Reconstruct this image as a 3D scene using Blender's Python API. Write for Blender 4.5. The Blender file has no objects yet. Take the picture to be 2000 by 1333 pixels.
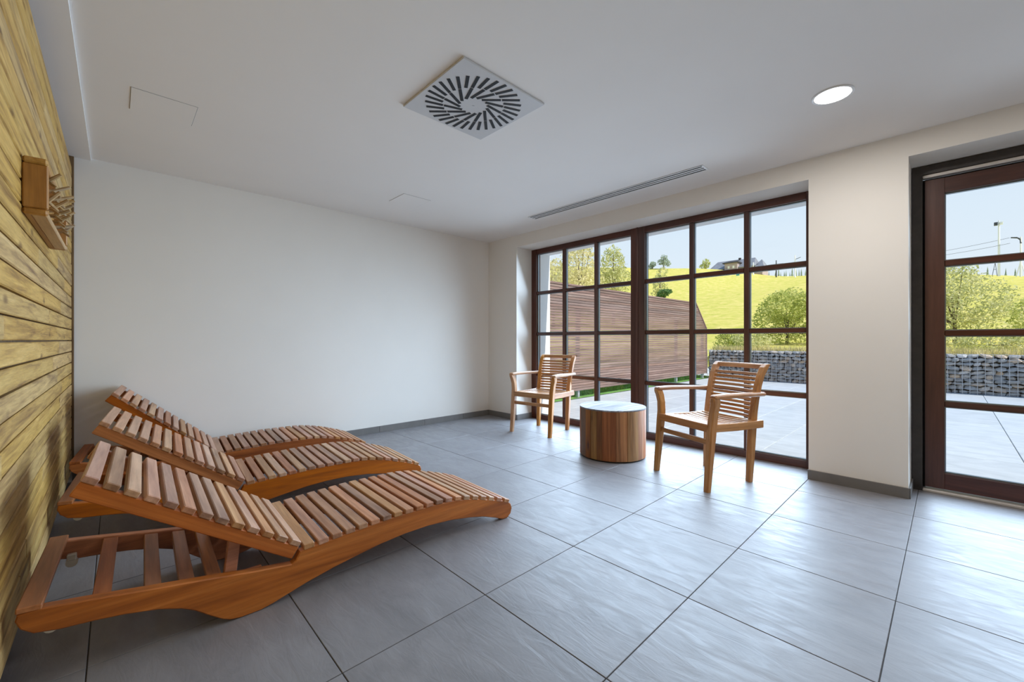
import bpy, bmesh, math, random
from mathutils import Vector, Matrix
random.seed(7)
sc = bpy.context.scene
col = sc.collection
PI = math.pi

# ------------------------------------------------------------------ camera
cam_d = bpy.data.cameras.new('camera')
cam_d.sensor_width = 36.0
cam_d.lens = 812.12 * 36.0 / 2000.0
cam_d.shift_y = -2.0 / 2000.0
cam_d.clip_start = 0.02
cam_d.clip_end = 1000
cam = bpy.data.objects.new('camera', cam_d)
cam.location = (0, 0, 1.0676)
cam.rotation_euler = (PI / 2, 0, 0.8104)
col.objects.link(cam)
sc.camera = cam

# ------------------------------------------------------------------ sky
world = bpy.data.worlds.new('sky')
sc.world = world
world.use_nodes = True
nt = world.node_tree
nt.nodes.clear()
wo = nt.nodes.new('ShaderNodeOutputWorld')
bg = nt.nodes.new('ShaderNodeBackground')
tc = nt.nodes.new('ShaderNodeTexCoord')
sep = nt.nodes.new('ShaderNodeSeparateXYZ')
rmp = nt.nodes.new('ShaderNodeValToRGB')
nt.links.new(tc.outputs['Generated'], sep.inputs[0])
nt.links.new(sep.outputs['Z'], rmp.inputs[0])
nt.links.new(rmp.outputs[0], bg.inputs[0])
nt.links.new(bg.outputs[0], wo.inputs[0])
cr = rmp.color_ramp
cr.elements[0].position = 0.0
cr.elements[0].color = (0.86, 0.93, 1.0, 1)
cr.elements[1].position = 1.0
cr.elements[1].color = (0.22, 0.42, 0.80, 1)
e = cr.elements.new(0.22); e.color = (0.76, 0.88, 1.0, 1)
e = cr.elements.new(0.5); e.color = (0.45, 0.66, 0.95, 1)
bg.inputs[1].default_value = 0.95

# ------------------------------------------------------------------ sun (from the right, almost along the facade)
sun_d = bpy.data.lights.new('sun', 'SUN')
sun_d.energy = 4.6
sun_d.angle = math.radians(0.6)
sun_d.color = (1.0, 0.95, 0.87)
sun = bpy.data.objects.new('sun', sun_d)
sd = Vector((-0.76, -0.045, -0.62)).normalized()
sun.rotation_euler = sd.to_track_quat('-Z', 'Y').to_euler()
sun.location = (20, 0, 20)
col.objects.link(sun)

# ------------------------------------------------------------------ fill lamps added inside the openings to stand in for daylight
def area(name, loc, sx, sy, power, color, rot):
    d = bpy.data.lights.new(name, 'AREA')
    d.shape = 'RECTANGLE'
    d.size = sx; d.size_y = sy; d.energy = power; d.color = color; d.spread = math.radians(125)
    o = bpy.data.objects.new(name, d)
    o.location = loc; o.rotation_euler = rot
    col.objects.link(o)
    return o
FILL_TINT = (0.60, 0.79, 1.0)
for q in range(4):      # added strips, tilted so the fill falls inwards and down like skylight
    zq = 0.33 + q * 0.55
    area('window_fill', (-2.36, 4.02, zq), 3.1, 0.55, 29, FILL_TINT, (-PI / 2 + 0.42, 0, 0))
    area('door_fill', (0.38, 4.02, zq), 0.95, 0.53, 6.3, FILL_TINT, (-PI / 2 + 0.42, 0, 0))

sc.view_settings.view_transform = 'Standard'
sc.view_settings.look = 'None'
sc.view_settings.exposure = 0.08
sc.view_settings.gamma = 1.0
sc.view_settings.use_curve_mapping = False
sc.cycles.max_bounces = 8
sc.cycles.diffuse_bounces = 5
sc.cycles.adaptive_threshold = 0.02
sc.cycles.transparent_max_bounces = 12
sc.cycles.use_denoising = True

# ================================================================== materials
def base(name):
    m = bpy.data.materials.new(name)
    m.use_nodes = True
    n = m.node_tree
    b = n.nodes['Principled BSDF']
    return m, n, b

def ramp(n, stops):
    r = n.nodes.new('ShaderNodeValToRGB')
    c = r.color_ramp
    while len(c.elements) < len(stops):
        c.elements.new(0.5)
    for el, (p, k) in zip(c.elements, stops):
        el.position = p
        el.color = (*k, 1)
    return r

def noise(n, vec, scale, detail=4, rough=0.55, dist=0.0):
    t = n.nodes.new('ShaderNodeTexNoise')
    t.inputs['Scale'].default_value = scale
    t.inputs['Detail'].default_value = detail
    t.inputs['Roughness'].default_value = rough
    t.inputs['Distortion'].default_value = dist
    if vec is not None:
        n.links.new(vec, t.inputs['Vector'])
    return t

def math_node(n, op, a, b=None):
    t = n.nodes.new('ShaderNodeMath')
    t.operation = op
    for i, v in enumerate((a, b)):
        if v is None:
            continue
        if isinstance(v, (int, float)):
            t.inputs[i].default_value = v
        else:
            n.links.new(v, t.inputs[i])
    return t.outputs[0]

def mixc(n, fac, a, b, mode='MIX'):
    t = n.nodes.new('ShaderNodeMix')
    t.data_type = 'RGBA'
    t.blend_type = mode
    for i, v in ((0, fac), (6, a), (7, b)):
        if isinstance(v, (int, float)):
            t.inputs[i].default_value = v
        elif isinstance(v, tuple):
            t.inputs[i].default_value = (*v, 1)
        else:
            n.links.new(v, t.inputs[i])
    return t.outputs[2]

def objvec(n, scale, rnd=0.0):
    tc = n.nodes.new('ShaderNodeTexCoord')
    mp = n.nodes.new('ShaderNodeMapping')
    mp.inputs['Scale'].default_value = scale
    n.links.new(tc.outputs['Object'], mp.inputs[0])
    if rnd:
        oi = n.nodes.new('ShaderNodeObjectInfo')
        cx = n.nodes.new('ShaderNodeCombineXYZ')
        v = math_node(n, 'MULTIPLY', oi.outputs['Random'], rnd)
        for i in range(3):
            n.links.new(v, cx.inputs[i])
        n.links.new(cx.outputs[0], mp.inputs['Location'])
    return mp.outputs[0]

def bump(n, b, h, strength, dist=0.01):
    t = n.nodes.new('ShaderNodeBump')
    t.inputs['Strength'].default_value = strength
    t.inputs['Distance'].default_value = dist
    n.links.new(h, t.inputs['Height'])
    n.links.new(t.outputs[0], b.inputs['Normal'])

def wood(name, dark, mid, light, axis='X', scale=1.0, rough=0.5, var=0.35, hue=0.02, knots=False, bmp=0.25, sat=(0.82, 0.3), spec=None):
    """Sawn wood with the grain running along one object axis; each piece differs a little."""
    m, n, b = base(name)
    k = 14.0 * scale
    s = [k, k, k]
    s['XYZ'.index(axis)] = 0.9 * scale
    v = objvec(n, s, 37.0)
    t1 = noise(n, v, 1.0, 5, 0.6, 0.6)
    s2 = [x * 5 for x in s]
    v2 = objvec(n, s2, 11.0)
    t2 = noise(n, v2, 1.0, 3, 0.6)
    r = ramp(n, [(0.28, dark), (0.5, mid), (0.74, light)])
    n.links.new(t1.outputs[0], r.inputs[0])
    fine = ramp(n, [(0.3, (0.72, 0.70, 0.68)), (0.65, (1.06, 1.06, 1.06))])
    n.links.new(t2.outputs[0], fine.inputs[0])
    c = mixc(n, 0.75, r.outputs[0], fine.outputs[0], 'MULTIPLY')
    if knots:
        kv = [9.0, 9.0, 9.0]
        kv['XYZ'.index(axis)] = 3.2
        v3 = objvec(n, kv, 23.0)
        vo = n.nodes.new('ShaderNodeTexVoronoi')
        vo.inputs['Scale'].default_value = 1.0
        n.links.new(v3, vo.inputs['Vector'])
        kr = ramp(n, [(0.06, (0.30, 0.22, 0.14)), (0.17, (1, 1, 1))])
        n.links.new(vo.outputs['Distance'], kr.inputs[0])
        c = mixc(n, 0.8, c, kr.outputs[0], 'MULTIPLY')
    oi = n.nodes.new('ShaderNodeObjectInfo')
    hs = n.nodes.new('ShaderNodeHueSaturation')
    n.links.new(c, hs.inputs['Color'])
    vv = math_node(n, 'ADD', math_node(n, 'MULTIPLY', oi.outputs['Random'], var), 1.0 - var / 2)
    n.links.new(vv, hs.inputs['Value'])
    r2 = math_node(n, 'FRACT', math_node(n, 'MULTIPLY', oi.outputs['Random'], 17.3))
    hv = math_node(n, 'ADD', math_node(n, 'MULTIPLY', r2, hue), 0.5 - hue / 2)
    n.links.new(hv, hs.inputs['Hue'])
    sv = math_node(n, 'ADD', math_node(n, 'MULTIPLY', math_node(n, 'FRACT', math_node(n, 'MULTIPLY', oi.outputs['Random'], 7.7)), sat[1]), sat[0])
    n.links.new(sv, hs.inputs['Saturation'])
    n.links.new(hs.outputs[0], b.inputs['Base Color'])
    b.inputs['Roughness'].default_value = rough
    if spec is not None:
        b.inputs['Specular IOR Level'].default_value = spec
    bump(n, b, t2.outputs[0], bmp, 0.002)
    return m

def plain(name, c, rough=0.6, metal=0.0, var=0.0, nscale=8.0, bmp=0.0, spec=None):
    m, n, b = base(name)
    v = objvec(n, (1, 1, 1))
    t = noise(n, v, nscale, 4)
    lo = tuple(x * (1 - var) for x in c)
    hi = tuple(min(1, x * (1 + var)) for x in c)
    r = ramp(n, [(0.3, lo), (0.7, hi)])
    n.links.new(t.outputs[0], r.inputs[0])
    n.links.new(r.outputs[0], b.inputs['Base Color'])
    b.inputs['Roughness'].default_value = rough
    b.inputs['Metallic'].default_value = metal
    if spec is not None:
        b.inputs['Specular IOR Level'].default_value = spec
    if bmp:
        bump(n, b, t.outputs[0], bmp, 0.003)
    return m

MAT = {}
MAT['paint'] = plain('white_wall_paint', (0.83, 0.80, 0.755), 0.85, var=0.012, nscale=2.0)
MAT['ceiling'] = plain('ceiling_paint', (0.84, 0.81, 0.78), 0.9, var=0.01, nscale=2.0)
MAT['plate'] = plain('white_enamel', (0.80, 0.80, 0.80), 0.45, var=0.01)
MAT['black'] = plain('black_void', (0.006, 0.006, 0.007), 0.7, var=0.1)
MAT['gap'] = plain('shadow_gap', (0.30, 0.29, 0.28), 0.8, var=0.05)
MAT['grout'] = plain('dark_grout', (0.075, 0.070, 0.068), 0.9, var=0.2, nscale=30)
MAT['render'] = plain('white_render', (0.86, 0.87, 0.88), 0.9, var=0.02, nscale=20)
MAT['alu'] = plain('pale_aluminium', (0.62, 0.57, 0.53), 0.4, 0.35, var=0.05)
MAT['spacer'] = plain('steel_glazing_spacer', (0.30, 0.36, 0.42), 0.35, 0.8, var=0.05)
MAT['plastic'] = plain('cream_plastic', (0.72, 0.68, 0.60), 0.5, var=0.05)
MAT['steel'] = plain('galvanised_steel', (0.55, 0.57, 0.60), 0.45, 0.6, var=0.1)
MAT['jamb'] = plain('dark_brown_jamb', (0.040, 0.033, 0.030), 0.42, var=0.25, nscale=14)

# floor tile
def tile_material(name, a, b_, rough_lo, rough_hi, bmp=0.35):
    m, n, b = base(name)
    v = objvec(n, (1.6, 3.2, 1.0), 19.0)
    t = noise(n, v, 2.2, 7, 0.62, 0.8)
    r = ramp(n, [(0.25, a), (0.75, b_)])
    n.links.new(t.outputs[0], r.inputs[0])
    oi = n.nodes.new('ShaderNodeObjectInfo')
    hs = n.nodes.new('ShaderNodeHueSaturation')
    n.links.new(r.outputs[0], hs.inputs['Color'])
    n.links.new(math_node(n, 'ADD', math_node(n, 'MULTIPLY', oi.outputs['Random'], 0.08), 0.96), hs.inputs['Value'])
    n.links.new(hs.outputs[0], b.inputs['Base Color'])
    v2 = objvec(n, (2.0, 7.0, 1.0), 31.0)
    t2 = noise(n, v2, 3.0, 6, 0.6, 1.2)
    mr = n.nodes.new('ShaderNodeMapRange')
    mr.inputs['From Min'].default_value = 0.3
    mr.inputs['From Max'].default_value = 0.7
    mr.inputs['To Min'].default_value = rough_lo
    mr.inputs['To Max'].default_value = rough_hi
    n.links.new(t2.outputs[0], mr.inputs['Value'])
    n.links.new(mr.outputs[0], b.inputs['Roughness'])
    bump(n, b, t2.outputs[0], bmp, 0.004)
    return m
MAT['tile'] = tile_material('grey_porcelain_tile', (0.185, 0.180, 0.190), (0.262, 0.255, 0.268), 0.36, 0.54)
MAT['base_tile'] = tile_material('grey_baseboard_tile', (0.150, 0.142, 0.136), (0.19, 0.18, 0.172), 0.42, 0.55, 0.1)
MAT['terrace'] = tile_material('pale_terrace_slab', (0.50, 0.54, 0.58), (0.70, 0.74, 0.78), 0.42, 0.60, 0.2)

# wood
MAT['teak_slat'] = wood('brown_teak_slat', (0.26, 0.110, 0.052), (0.46, 0.230, 0.120), (0.62, 0.355, 0.205), 'X', 1.2, 0.40, 0.36, 0.02, sat=(0.85, 0.3))
MAT['teak_rail'] = wood('orange_teak_rail', (0.20, 0.055, 0.013), (0.44, 0.140, 0.034), (0.62, 0.230, 0.066), 'Y', 1.0, 0.40, 0.18, 0.01)
MAT['teak_bar'] = wood('orange_teak_bar', (0.22, 0.062, 0.016), (0.42, 0.138, 0.036), (0.56, 0.215, 0.065), 'X', 1.0, 0.42, 0.25, 0.01)
CH = ((0.30, 0.120, 0.033), (0.48, 0.220, 0.072), (0.62, 0.33, 0.135))
MAT['chair_z'] = wood('golden_teak_upright', *CH, 'Z', 1.6, 0.42, 0.15, 0.01, bmp=0.12)
MAT['chair_x'] = wood('golden_teak_crosspiece', *CH, 'X', 1.6, 0.42, 0.20, 0.01, bmp=0.12)
MAT['chair_y'] = wood('golden_teak_arm', *CH, 'Y', 1.6, 0.40, 0.15, 0.01, bmp=0.12)
MAT['plank'] = wood('yellow_brushed_spruce', (0.22, 0.110, 0.028), (0.52, 0.320, 0.095), (0.68, 0.455, 0.165), 'X', 2.2, 0.6, 0.14, 0.006, True, 0.8, (0.92, 0.16))
MAT['rack'] = wood('honey_pine_board', (0.30, 0.145, 0.040), (0.46, 0.245, 0.075), (0.56, 0.330, 0.125), 'X', 1.2, 0.5, 0.15, 0.01)
MAT['twig'] = wood('peeled_twig', (0.22, 0.135, 0.055), (0.40, 0.265, 0.12), (0.55, 0.39, 0.20), 'Y', 2.0, 0.55, 0.25, 0.01)
MAT['corner_trim'] = wood('dark_edge_board', (0.10, 0.055, 0.022), (0.17, 0.10, 0.045), (0.24, 0.15, 0.07), 'Z', 1.0, 0.6, 0.1, 0.0)
MAT['frame'] = wood('red_brown_mahogany', (0.050, 0.016, 0.010), (0.085, 0.027, 0.017), (0.125, 0.043, 0.026), 'Z', 0.8, 0.30, 0.08, 0.005, bmp=0.05)
MAT['frame_x'] = wood('red_brown_mahogany_rail', (0.050, 0.016, 0.010), (0.085, 0.027, 0.017), (0.125, 0.043, 0.026), 'X', 0.8, 0.30, 0.08, 0.005, bmp=0.05)
MAT['stave'] = wood('reclaimed_stave', (0.10, 0.038, 0.012), (0.30, 0.135, 0.048), (0.48, 0.25, 0.100), 'Z', 0.9, 0.6, 0.85, 0.03, True, 0.5, (0.85, 0.4))
MAT['table_top'] = wood('grey_weathered_board', (0.09, 0.085, 0.09), (0.25, 0.24, 0.25), (0.44, 0.43, 0.44), 'Y', 2.0, 0.70, 0.35, 0.01, True, 0.8, spec=0.15)
MAT['fence'] = wood('rust_brown_slat', (0.14, 0.085, 0.070), (0.25, 0.160, 0.135), (0.34, 0.235, 0.20), 'Y', 0.6, 0.6, 0.22, 0.01)
MAT['bark'] = wood('grey_bark', (0.09, 0.07, 0.05), (0.17, 0.135, 0.10), (0.27, 0.22, 0.17), 'Z', 0.5, 0.9, 0.2, 0.0)
MAT['chalet_wood'] = wood('pale_weathered_cladding', (0.32, 0.25, 0.24), (0.44, 0.36, 0.35), (0.52, 0.44, 0.43), 'X', 0.2, 0.8, 0.1, 0.0)
MAT['roof'] = plain('grey_shingle', (0.23, 0.24, 0.27), 0.8, var=0.2, nscale=1.2)
MAT['dark_gable'] = plain('dark_gable_boards', (0.060, 0.055, 0.055), 0.8, var=0.2, nscale=1.0)
MAT['white_paint'] = plain('white_painted_steel', (0.85, 0.86, 0.88), 0.5, var=0.03)
MAT['dark_steel'] = plain('dark_steel', (0.07, 0.075, 0.085), 0.5, 0.4, var=0.1)
MAT['teal'] = plain('teal_board', (0.04, 0.36, 0.34), 0.6, var=0.05)
MAT['pale_pane'] = plain('pale_window', (0.80, 0.80, 0.72), 0.3, var=0.02)  # even pale colour for the chalet windows

# glass: clear sheet with a weak reflection
gm = bpy.data.materials.new('window_glass')
gm.use_nodes = True
n = gm.node_tree
n.nodes.clear()
o_ = n.nodes.new('ShaderNodeOutputMaterial')
mx = n.nodes.new('ShaderNodeMixShader')
tr = n.nodes.new('ShaderNodeBsdfTransparent')
tr.inputs[0].default_value = (0.975, 0.985, 0.985, 1)
gl = n.nodes.new('ShaderNodeBsdfGlossy')
gl.inputs['Roughness'].default_value = 0.02
fr = n.nodes.new('ShaderNodeFresnel')
fr.inputs[0].default_value = 1.25
n.links.new(fr.outputs[0], mx.inputs[0])
n.links.new(tr.outputs[0], mx.inputs[1])
n.links.new(gl.outputs[0], mx.inputs[2])
n.links.new(mx.outputs[0], o_.inputs[0])
MAT['glass'] = gm

# lamp diffuser
lm = bpy.data.materials.new('lit_diffuser')
lm.use_nodes = True
b = lm.node_tree.nodes['Principled BSDF']
b.inputs['Base Color'].default_value = (0.9, 0.9, 0.9, 1)
b.inputs['Emission Color'].default_value = (1.0, 0.97, 0.93, 1)
b.inputs['Emission Strength'].default_value = 9.0
MAT['lamp'] = lm

# foliage
def foliage(name, a, b_, c_, trans=0.35):
    m, n, b = base(name)
    oi = n.nodes.new('ShaderNodeTexCoord')
    t = noise(n, oi.outputs['Object'], 3.5, 3)
    r = ramp(n, [(0.30, a), (0.5, b_), (0.72, c_)])
    n.links.new(t.outputs[0], r.inputs[0])
    n.links.new(r.outputs[0], b.inputs['Base Color'])
    b.inputs['Roughness'].default_value = 0.6
    tl = n.nodes.new('ShaderNodeBsdfTranslucent')
    n.links.new(r.outputs[0], tl.inputs[0])
    mx = n.nodes.new('ShaderNodeMixShader')
    mx.inputs[0].default_value = trans
    out = n.nodes['Material Output']
    n.links.new(b.outputs[0], mx.inputs[1])
    n.links.new(tl.outputs[0], mx.inputs[2])
    n.links.new(mx.outputs[0], out.inputs[0])
    return m
MAT['leaf_bush'] = foliage('fresh_green_leaf', (0.30, 0.36, 0.06), (0.55, 0.58, 0.14), (0.78, 0.74, 0.30), 0.45)
MAT['leaf_pale'] = foliage('pale_sage_leaf', (0.38, 0.41, 0.14), (0.62, 0.62, 0.28), (0.82, 0.77, 0.46), 0.45)
MAT['leaf_autumn'] = foliage('pale_autumn_leaf', (0.58, 0.55, 0.26), (0.82, 0.74, 0.42), (0.92, 0.84, 0.60), 0.5)
MAT['leaf_dark'] = foliage('dark_green_leaf', (0.06, 0.15, 0.05), (0.12, 0.24, 0.07), (0.20, 0.33, 0.10))
MAT['needle'] = foliage('grey_green_needle', (0.24, 0.31, 0.22), (0.34, 0.42, 0.30), (0.46, 0.52, 0.40), 0.3)
MAT['dry_grass'] = foliage('dry_straw_grass', (0.50, 0.45, 0.18), (0.66, 0.58, 0.28), (0.80, 0.70, 0.42))

# hillside grass
m, n, b = base('sunny_meadow')
tcn = n.nodes.new('ShaderNodeTexCoord')
mp = n.nodes.new('ShaderNodeMapping')
mp.inputs['Scale'].default_value = (0.8, 0.8, 0.8)
n.links.new(tcn.outputs['Object'], mp.inputs[0])
t = noise(n, mp.outputs[0], 1.5, 9, 0.68, 0.4)
r = ramp(n, [(0.28, (0.42, 0.44, 0.06)), (0.44, (0.62, 0.57, 0.12)), (0.58, (0.76, 0.63, 0.19)), (0.74, (0.88, 0.71, 0.36))])
n.links.new(t.outputs[0], r.inputs[0])
n.links.new(r.outputs[0], b.inputs['Base Color'])
b.inputs['Roughness'].default_value = 0.95
b.inputs['Specular IOR Level'].default_value = 0.1
bump(n, b, t.outputs[0], 0.5, 0.3)
MAT['meadow'] = m
MAT['lawn'] = plain('green_lawn', (0.16, 0.34, 0.06), 0.95, var=0.35, nscale=5.0)

# gabion stone
m, n, b = base('mixed_grey_stone')
v = objvec(n, (1, 1, 1), 15.0)
t = noise(n, v, 14.0, 5)
oi = n.nodes.new('ShaderNodeObjectInfo')
r = ramp(n, [(0.0, (0.27, 0.28, 0.29)), (0.35, (0.46, 0.47, 0.48)), (0.6, (0.38, 0.35, 0.32)), (0.8, (0.58, 0.55, 0.52)), (0.93, (0.62, 0.45, 0.30)), (1.0, (0.72, 0.70, 0.68))])
n.links.new(oi.outputs['Random'], r.inputs[0])
f2 = ramp(n, [(0.3, (0.65, 0.65, 0.65)), (0.7, (1.15, 1.15, 1.15))])
n.links.new(t.outputs[0], f2.inputs[0])
c = mixc(n, 1.0, r.outputs[0], f2.outputs[0], 'MULTIPLY')
n.links.new(c, b.inputs['Base Color'])
b.inputs['Roughness'].default_value = 0.85
bump(n, b, t.outputs[0], 0.5, 0.02)
MAT['stone'] = m

# ================================================================== helpers
def link(o, parent=None):
    col.objects.link(o)
    if parent is not None:
        o.parent = parent
    return o

def mk(name, verts, faces, mat, parent=None, smooth=False, loc=None, rot=None):
    me = bpy.data.meshes.new(name)
    me.from_pydata([tuple(v) for v in verts], [], faces)
    me.materials.append(MAT[mat])
    if smooth:
        for p in me.polygons:
            p.use_smooth = True
    me.update()
    o = bpy.data.objects.new(name, me)
    if loc: o.location = loc
    if rot: o.rotation_euler = rot
    return link(o, parent)

def inst(name, me, parent=None, loc=(0, 0, 0), rot=(0, 0, 0), scale=None):
    o = bpy.data.objects.new(name, me)
    o.location = loc
    o.rotation_euler = rot
    if scale: o.scale = scale
    return link(o, parent)

def empty(name, loc=(0, 0, 0), rz=0.0):
    o = bpy.data.objects.new(name, None)
    o.location = loc
    o.rotation_euler = (0, 0, rz)
    o.empty_display_size = 0.1
    return link(o)

def tag(o, label, cat, group=None, kind=None):
    o['label'] = label
    o['category'] = cat
    if group: o['group'] = group
    if kind: o['kind'] = kind
    return o

def struct(o, label=None):
    o['kind'] = 'structure'
    if label: o['label'] = label
    return o

def bevbox_mesh(name, sx, sy, sz, mat, bev=0.003):
    """A box centred on the origin with chamfered edges."""
    bm = bmesh.new()
    bmesh.ops.create_cube(bm, size=1.0)
    bmesh.ops.scale(bm, vec=(sx, sy, sz), verts=bm.verts)
    if bev:
        bmesh.ops.bevel(bm, geom=list(bm.edges), offset=bev, segments=1, affect='EDGES', profile=0.5)
    bmesh.ops.recalc_face_normals(bm, faces=bm.faces)
    me = bpy.data.meshes.new(name)
    bm.to_mesh(me)
    bm.free()
    me.materials.append(MAT[mat])
    return me

def box(name, x0, x1, y0, y1, z0, z1, mat, parent=None, bev=0.0, origin=True):
    """A box between two corners; its origin sits at its centre."""
    me = bevbox_mesh(name, x1 - x0, y1 - y0, z1 - z0, mat, bev)
    return inst(name, me, parent, ((x0 + x1) / 2, (y0 + y1) / 2, (z0 + z1) / 2))

def boxes(name, lst, mat, parent=None):
    V, F = [], []
    for x0, x1, y0, y1, z0, z1 in lst:
        k = len(V)
        V += [(x0, y0, z0), (x1, y0, z0), (x1, y1, z0), (x0, y1, z0), (x0, y0, z1), (x1, y0, z1), (x1, y1, z1), (x0, y1, z1)]
        F += [[k + i for i in q] for q in ((3, 2, 1, 0), (4, 5, 6, 7), (0, 1, 5, 4), (1, 2, 6, 5), (2, 3, 7, 6), (3, 0, 4, 7))]
    return mk(name, V, F, mat, parent)

def octring(axis, c, w, h, ch):
    """Eight points of a chamfered rectangle around c, in the plane square to axis."""
    a, b = w / 2, h / 2
    ch = min(ch, a * 0.8, b * 0.8)
    p = [(a - ch, -b), (a, -b + ch), (a, b - ch), (a - ch, b), (-a + ch, b), (-a, b - ch), (-a, -b + ch), (-a + ch, -b)]
    if axis == 'z':
        return [(c[0] + u, c[1] + v, c[2]) for u, v in p]
    if axis == 'y':
        return [(c[0] - u, c[1], c[2] + v) for u, v in p]
    return [(c[0], c[1] + u, c[2] + v) for u, v in p]

def loft(name, axis, secs, mat, parent=None, ch=0.006):
    """secs: (x, y, z, width, height) along the axis; a bar with soft edges that may bend and taper."""
    V, F = [], []
    k = 8
    for x, y, z, w, h in secs:
        V += octring(axis, (x, y, z), w, h, ch)
    for i in range(len(secs) - 1):
        for j in range(k):
            F.append((i * k + j, i * k + (j + 1) % k, (i + 1) * k + (j + 1) % k, (i + 1) * k + j))
    F.append(tuple(range(k - 1, -1, -1)))
    F.append(tuple((len(secs) - 1) * k + j for j in range(k)))
    return mk(name, V, F, mat, parent)

def cyl(V, F, c0, c1, r0, r1, n=10, cap=True):
    """Adds a tapered round bar between two points to a vertex and a face list."""
    a, b = Vector(c0), Vector(c1)
    d = (b - a).normalized()
    up = Vector((0, 0, 1)) if abs(d.z) < 0.9 else Vector((1, 0, 0))
    u = d.cross(up).normalized()
    v = d.cross(u)
    k = len(V)
    for c, r in ((a, r0), (b, r1)):
        for i in range(n):
            t = 2 * PI * i / n
            V.append(tuple(c + u * (r * math.cos(t)) + v * (r * math.sin(t))))
    for i in range(n):
        F.append((k + (i + 1) % n, k + i, k + n + i, k + n + (i + 1) % n))
    if cap:
        F.append(tuple(k + i for i in range(n)))
        F.append(tuple(k + 2 * n - 1 - i for i in range(n)))

def rod(name, c0, c1, r0, r1, mat, parent=None, n=10):
    V, F = [], []
    cyl(V, F, c0, c1, r0, r1, n)
    return mk(name, V, F, mat, parent, smooth=False)

def prism(name, poly, x0, x1, mat, parent=None, bev=0.003):
    """Outline in the y-z plane given thickness along x; outline edges softened."""
    bm = bmesh.new()
    f = bm.faces.new([bm.verts.new((x0, p[0], p[1])) for p in poly])
    r = bmesh.ops.extrude_face_region(bm, geom=[f])
    for v in r['geom']:
        if isinstance(v, bmesh.types.BMVert):
            v.co.x = x1
    bmesh.ops.recalc_face_normals(bm, faces=bm.faces)
    if bev:
        ed = [e for e in bm.edges if abs(e.verts[0].co.x - e.verts[1].co.x) < 1e-6]
        bmesh.ops.bevel(bm, geom=ed, offset=bev, segments=1, affect='EDGES', profile=0.5)
    bmesh.ops.triangulate(bm, faces=[f for f in bm.faces if len(f.verts) > 4])
    me = bpy.data.meshes.new(name)
    bm.to_mesh(me)
    bm.free()
    me.materials.append(MAT[mat])
    o = bpy.data.objects.new(name, me)
    return link(o, parent)

def copy_tree(o, parent=None):
    c = o.copy()
    link(c, parent)
    for ch in list(o.children):
        copy_tree(ch, c)
    return c

# ================================================================== the room
XW, YW, YL, ZC, XR = -4.54, 3.855, -0.243, 2.46, 2.40     # white wall, window wall, wood wall, ceiling, wall behind
YE, YF = 4.52, 4.142                                       # outer face of the window wall, inner face of the frames
WL, WR, DL, DR = -3.965, -0.745, -0.188, 0.95              # window opening and door opening
HEAD = 2.302

# ---- floor: screed with porcelain tiles
fl = boxes('floor', [(XW - 0.05, XR + 0.05, -0.40, YE - 0.2, -0.20, -0.004)], 'grout')
struct(fl, 'grey tiled floor')
TS, U0, V0, G = 0.5945, -1.3397, 3.4966, 0.0035
full = bevbox_mesh('tile', TS - G, TS - G, 0.02, 'tile', 0.0012)
i = -6
while U0 + i * TS < XR:
    x0, x1 = U0 + i * TS, U0 + (i + 1) * TS
    j = -7
    while V0 + j * TS < YF:
        y0, y1 = V0 + j * TS, V0 + (j + 1) * TS
        cx0, cx1, cy0, cy1 = max(x0, XW), min(x1, XR), max(y0, -0.29), min(y1, YF + 0.06)
        if cx1 - cx0 > 0.02 and cy1 - cy0 > 0.02:
            if cx1 - cx0 > TS - 1e-4 and cy1 - cy0 > TS - 1e-4:
                inst('tile', full, fl, ((x0 + x1) / 2, (y0 + y1) / 2, -0.01))
            else:
                box('tile', cx0 + G / 2, cx1 - G / 2, cy0 + G / 2, cy1 - G / 2, -0.02, 0.0, 'tile', fl, 0.0012)
        j += 1
    i += 1

# ---- ceiling and the lowered strip along the boards
ce = boxes('ceiling', [(XW - 0.3, XR + 0.3, -0.6, YE, ZC, ZC + 0.25)], 'ceiling')
struct(ce, 'plain white ceiling')
t1 = box('trim_1', XW, XR, YL - 0.03, -0.142, ZC - 0.016, ZC, 'ceiling')
struct(t1, 'slightly lowered white ceiling strip along the board wall')

# ---- walls
wb = boxes('wall_back', [(XW - 0.3, XW, -0.6, YE, 0 - 0.2, ZC)], 'paint')
struct(wb, 'plain white wall behind the loungers')
wr = boxes('wall_right', [
    (XW, WL, YW, YE, -0.2, ZC), (WL, WR, YW, YE, HEAD, ZC), (WR, DL, YW, YE, -0.2, ZC),
    (DL, DR, YW, YE, HEAD, ZC), (DR, XR, YW, YE, -0.2, ZC)], 'paint')
struct(wr, 'thick white wall with the window and the glazed door')
wf = boxes('wall_front', [(XR, XR + 0.3, -0.6, YE, -0.2, ZC)], 'paint')
struct(wf, 'white wall behind the camera')
wl = boxes('wall_left', [(XW, XR, -0.60, YL - 0.022, 0.0, ZC)], 'corner_trim')
struct(wl, 'wall clad in yellow brushed spruce boards')
PH = 0.0815
z = 0.085
row = 0
while z + PH < ZC - 0.012:
    rnd = random.Random(row * 13 + 5)
    x = XW + 0.022
    xe = XW + 0.4 + rnd.random() * 1.3
    while x < XR:
        xe = min(xe, XR)
        d = rnd.uniform(-0.0015, 0.0015)
        box('plank', x + 0.0006, xe - 0.0006, YL - 0.02 + d, YL + d, z + 0.0035, z + PH - 0.0035, 'plank', wl, 0.004)
        x = xe
        xe = x + 1.2 + rnd.random() * 1.4
    z += PH
    row += 1
t2 = box('trim_2', XW, XW + 0.02, YL - 0.02, YL + 0.012, 0.08, ZC - 0.016, 'corner_trim', None, 0.002)
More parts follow.
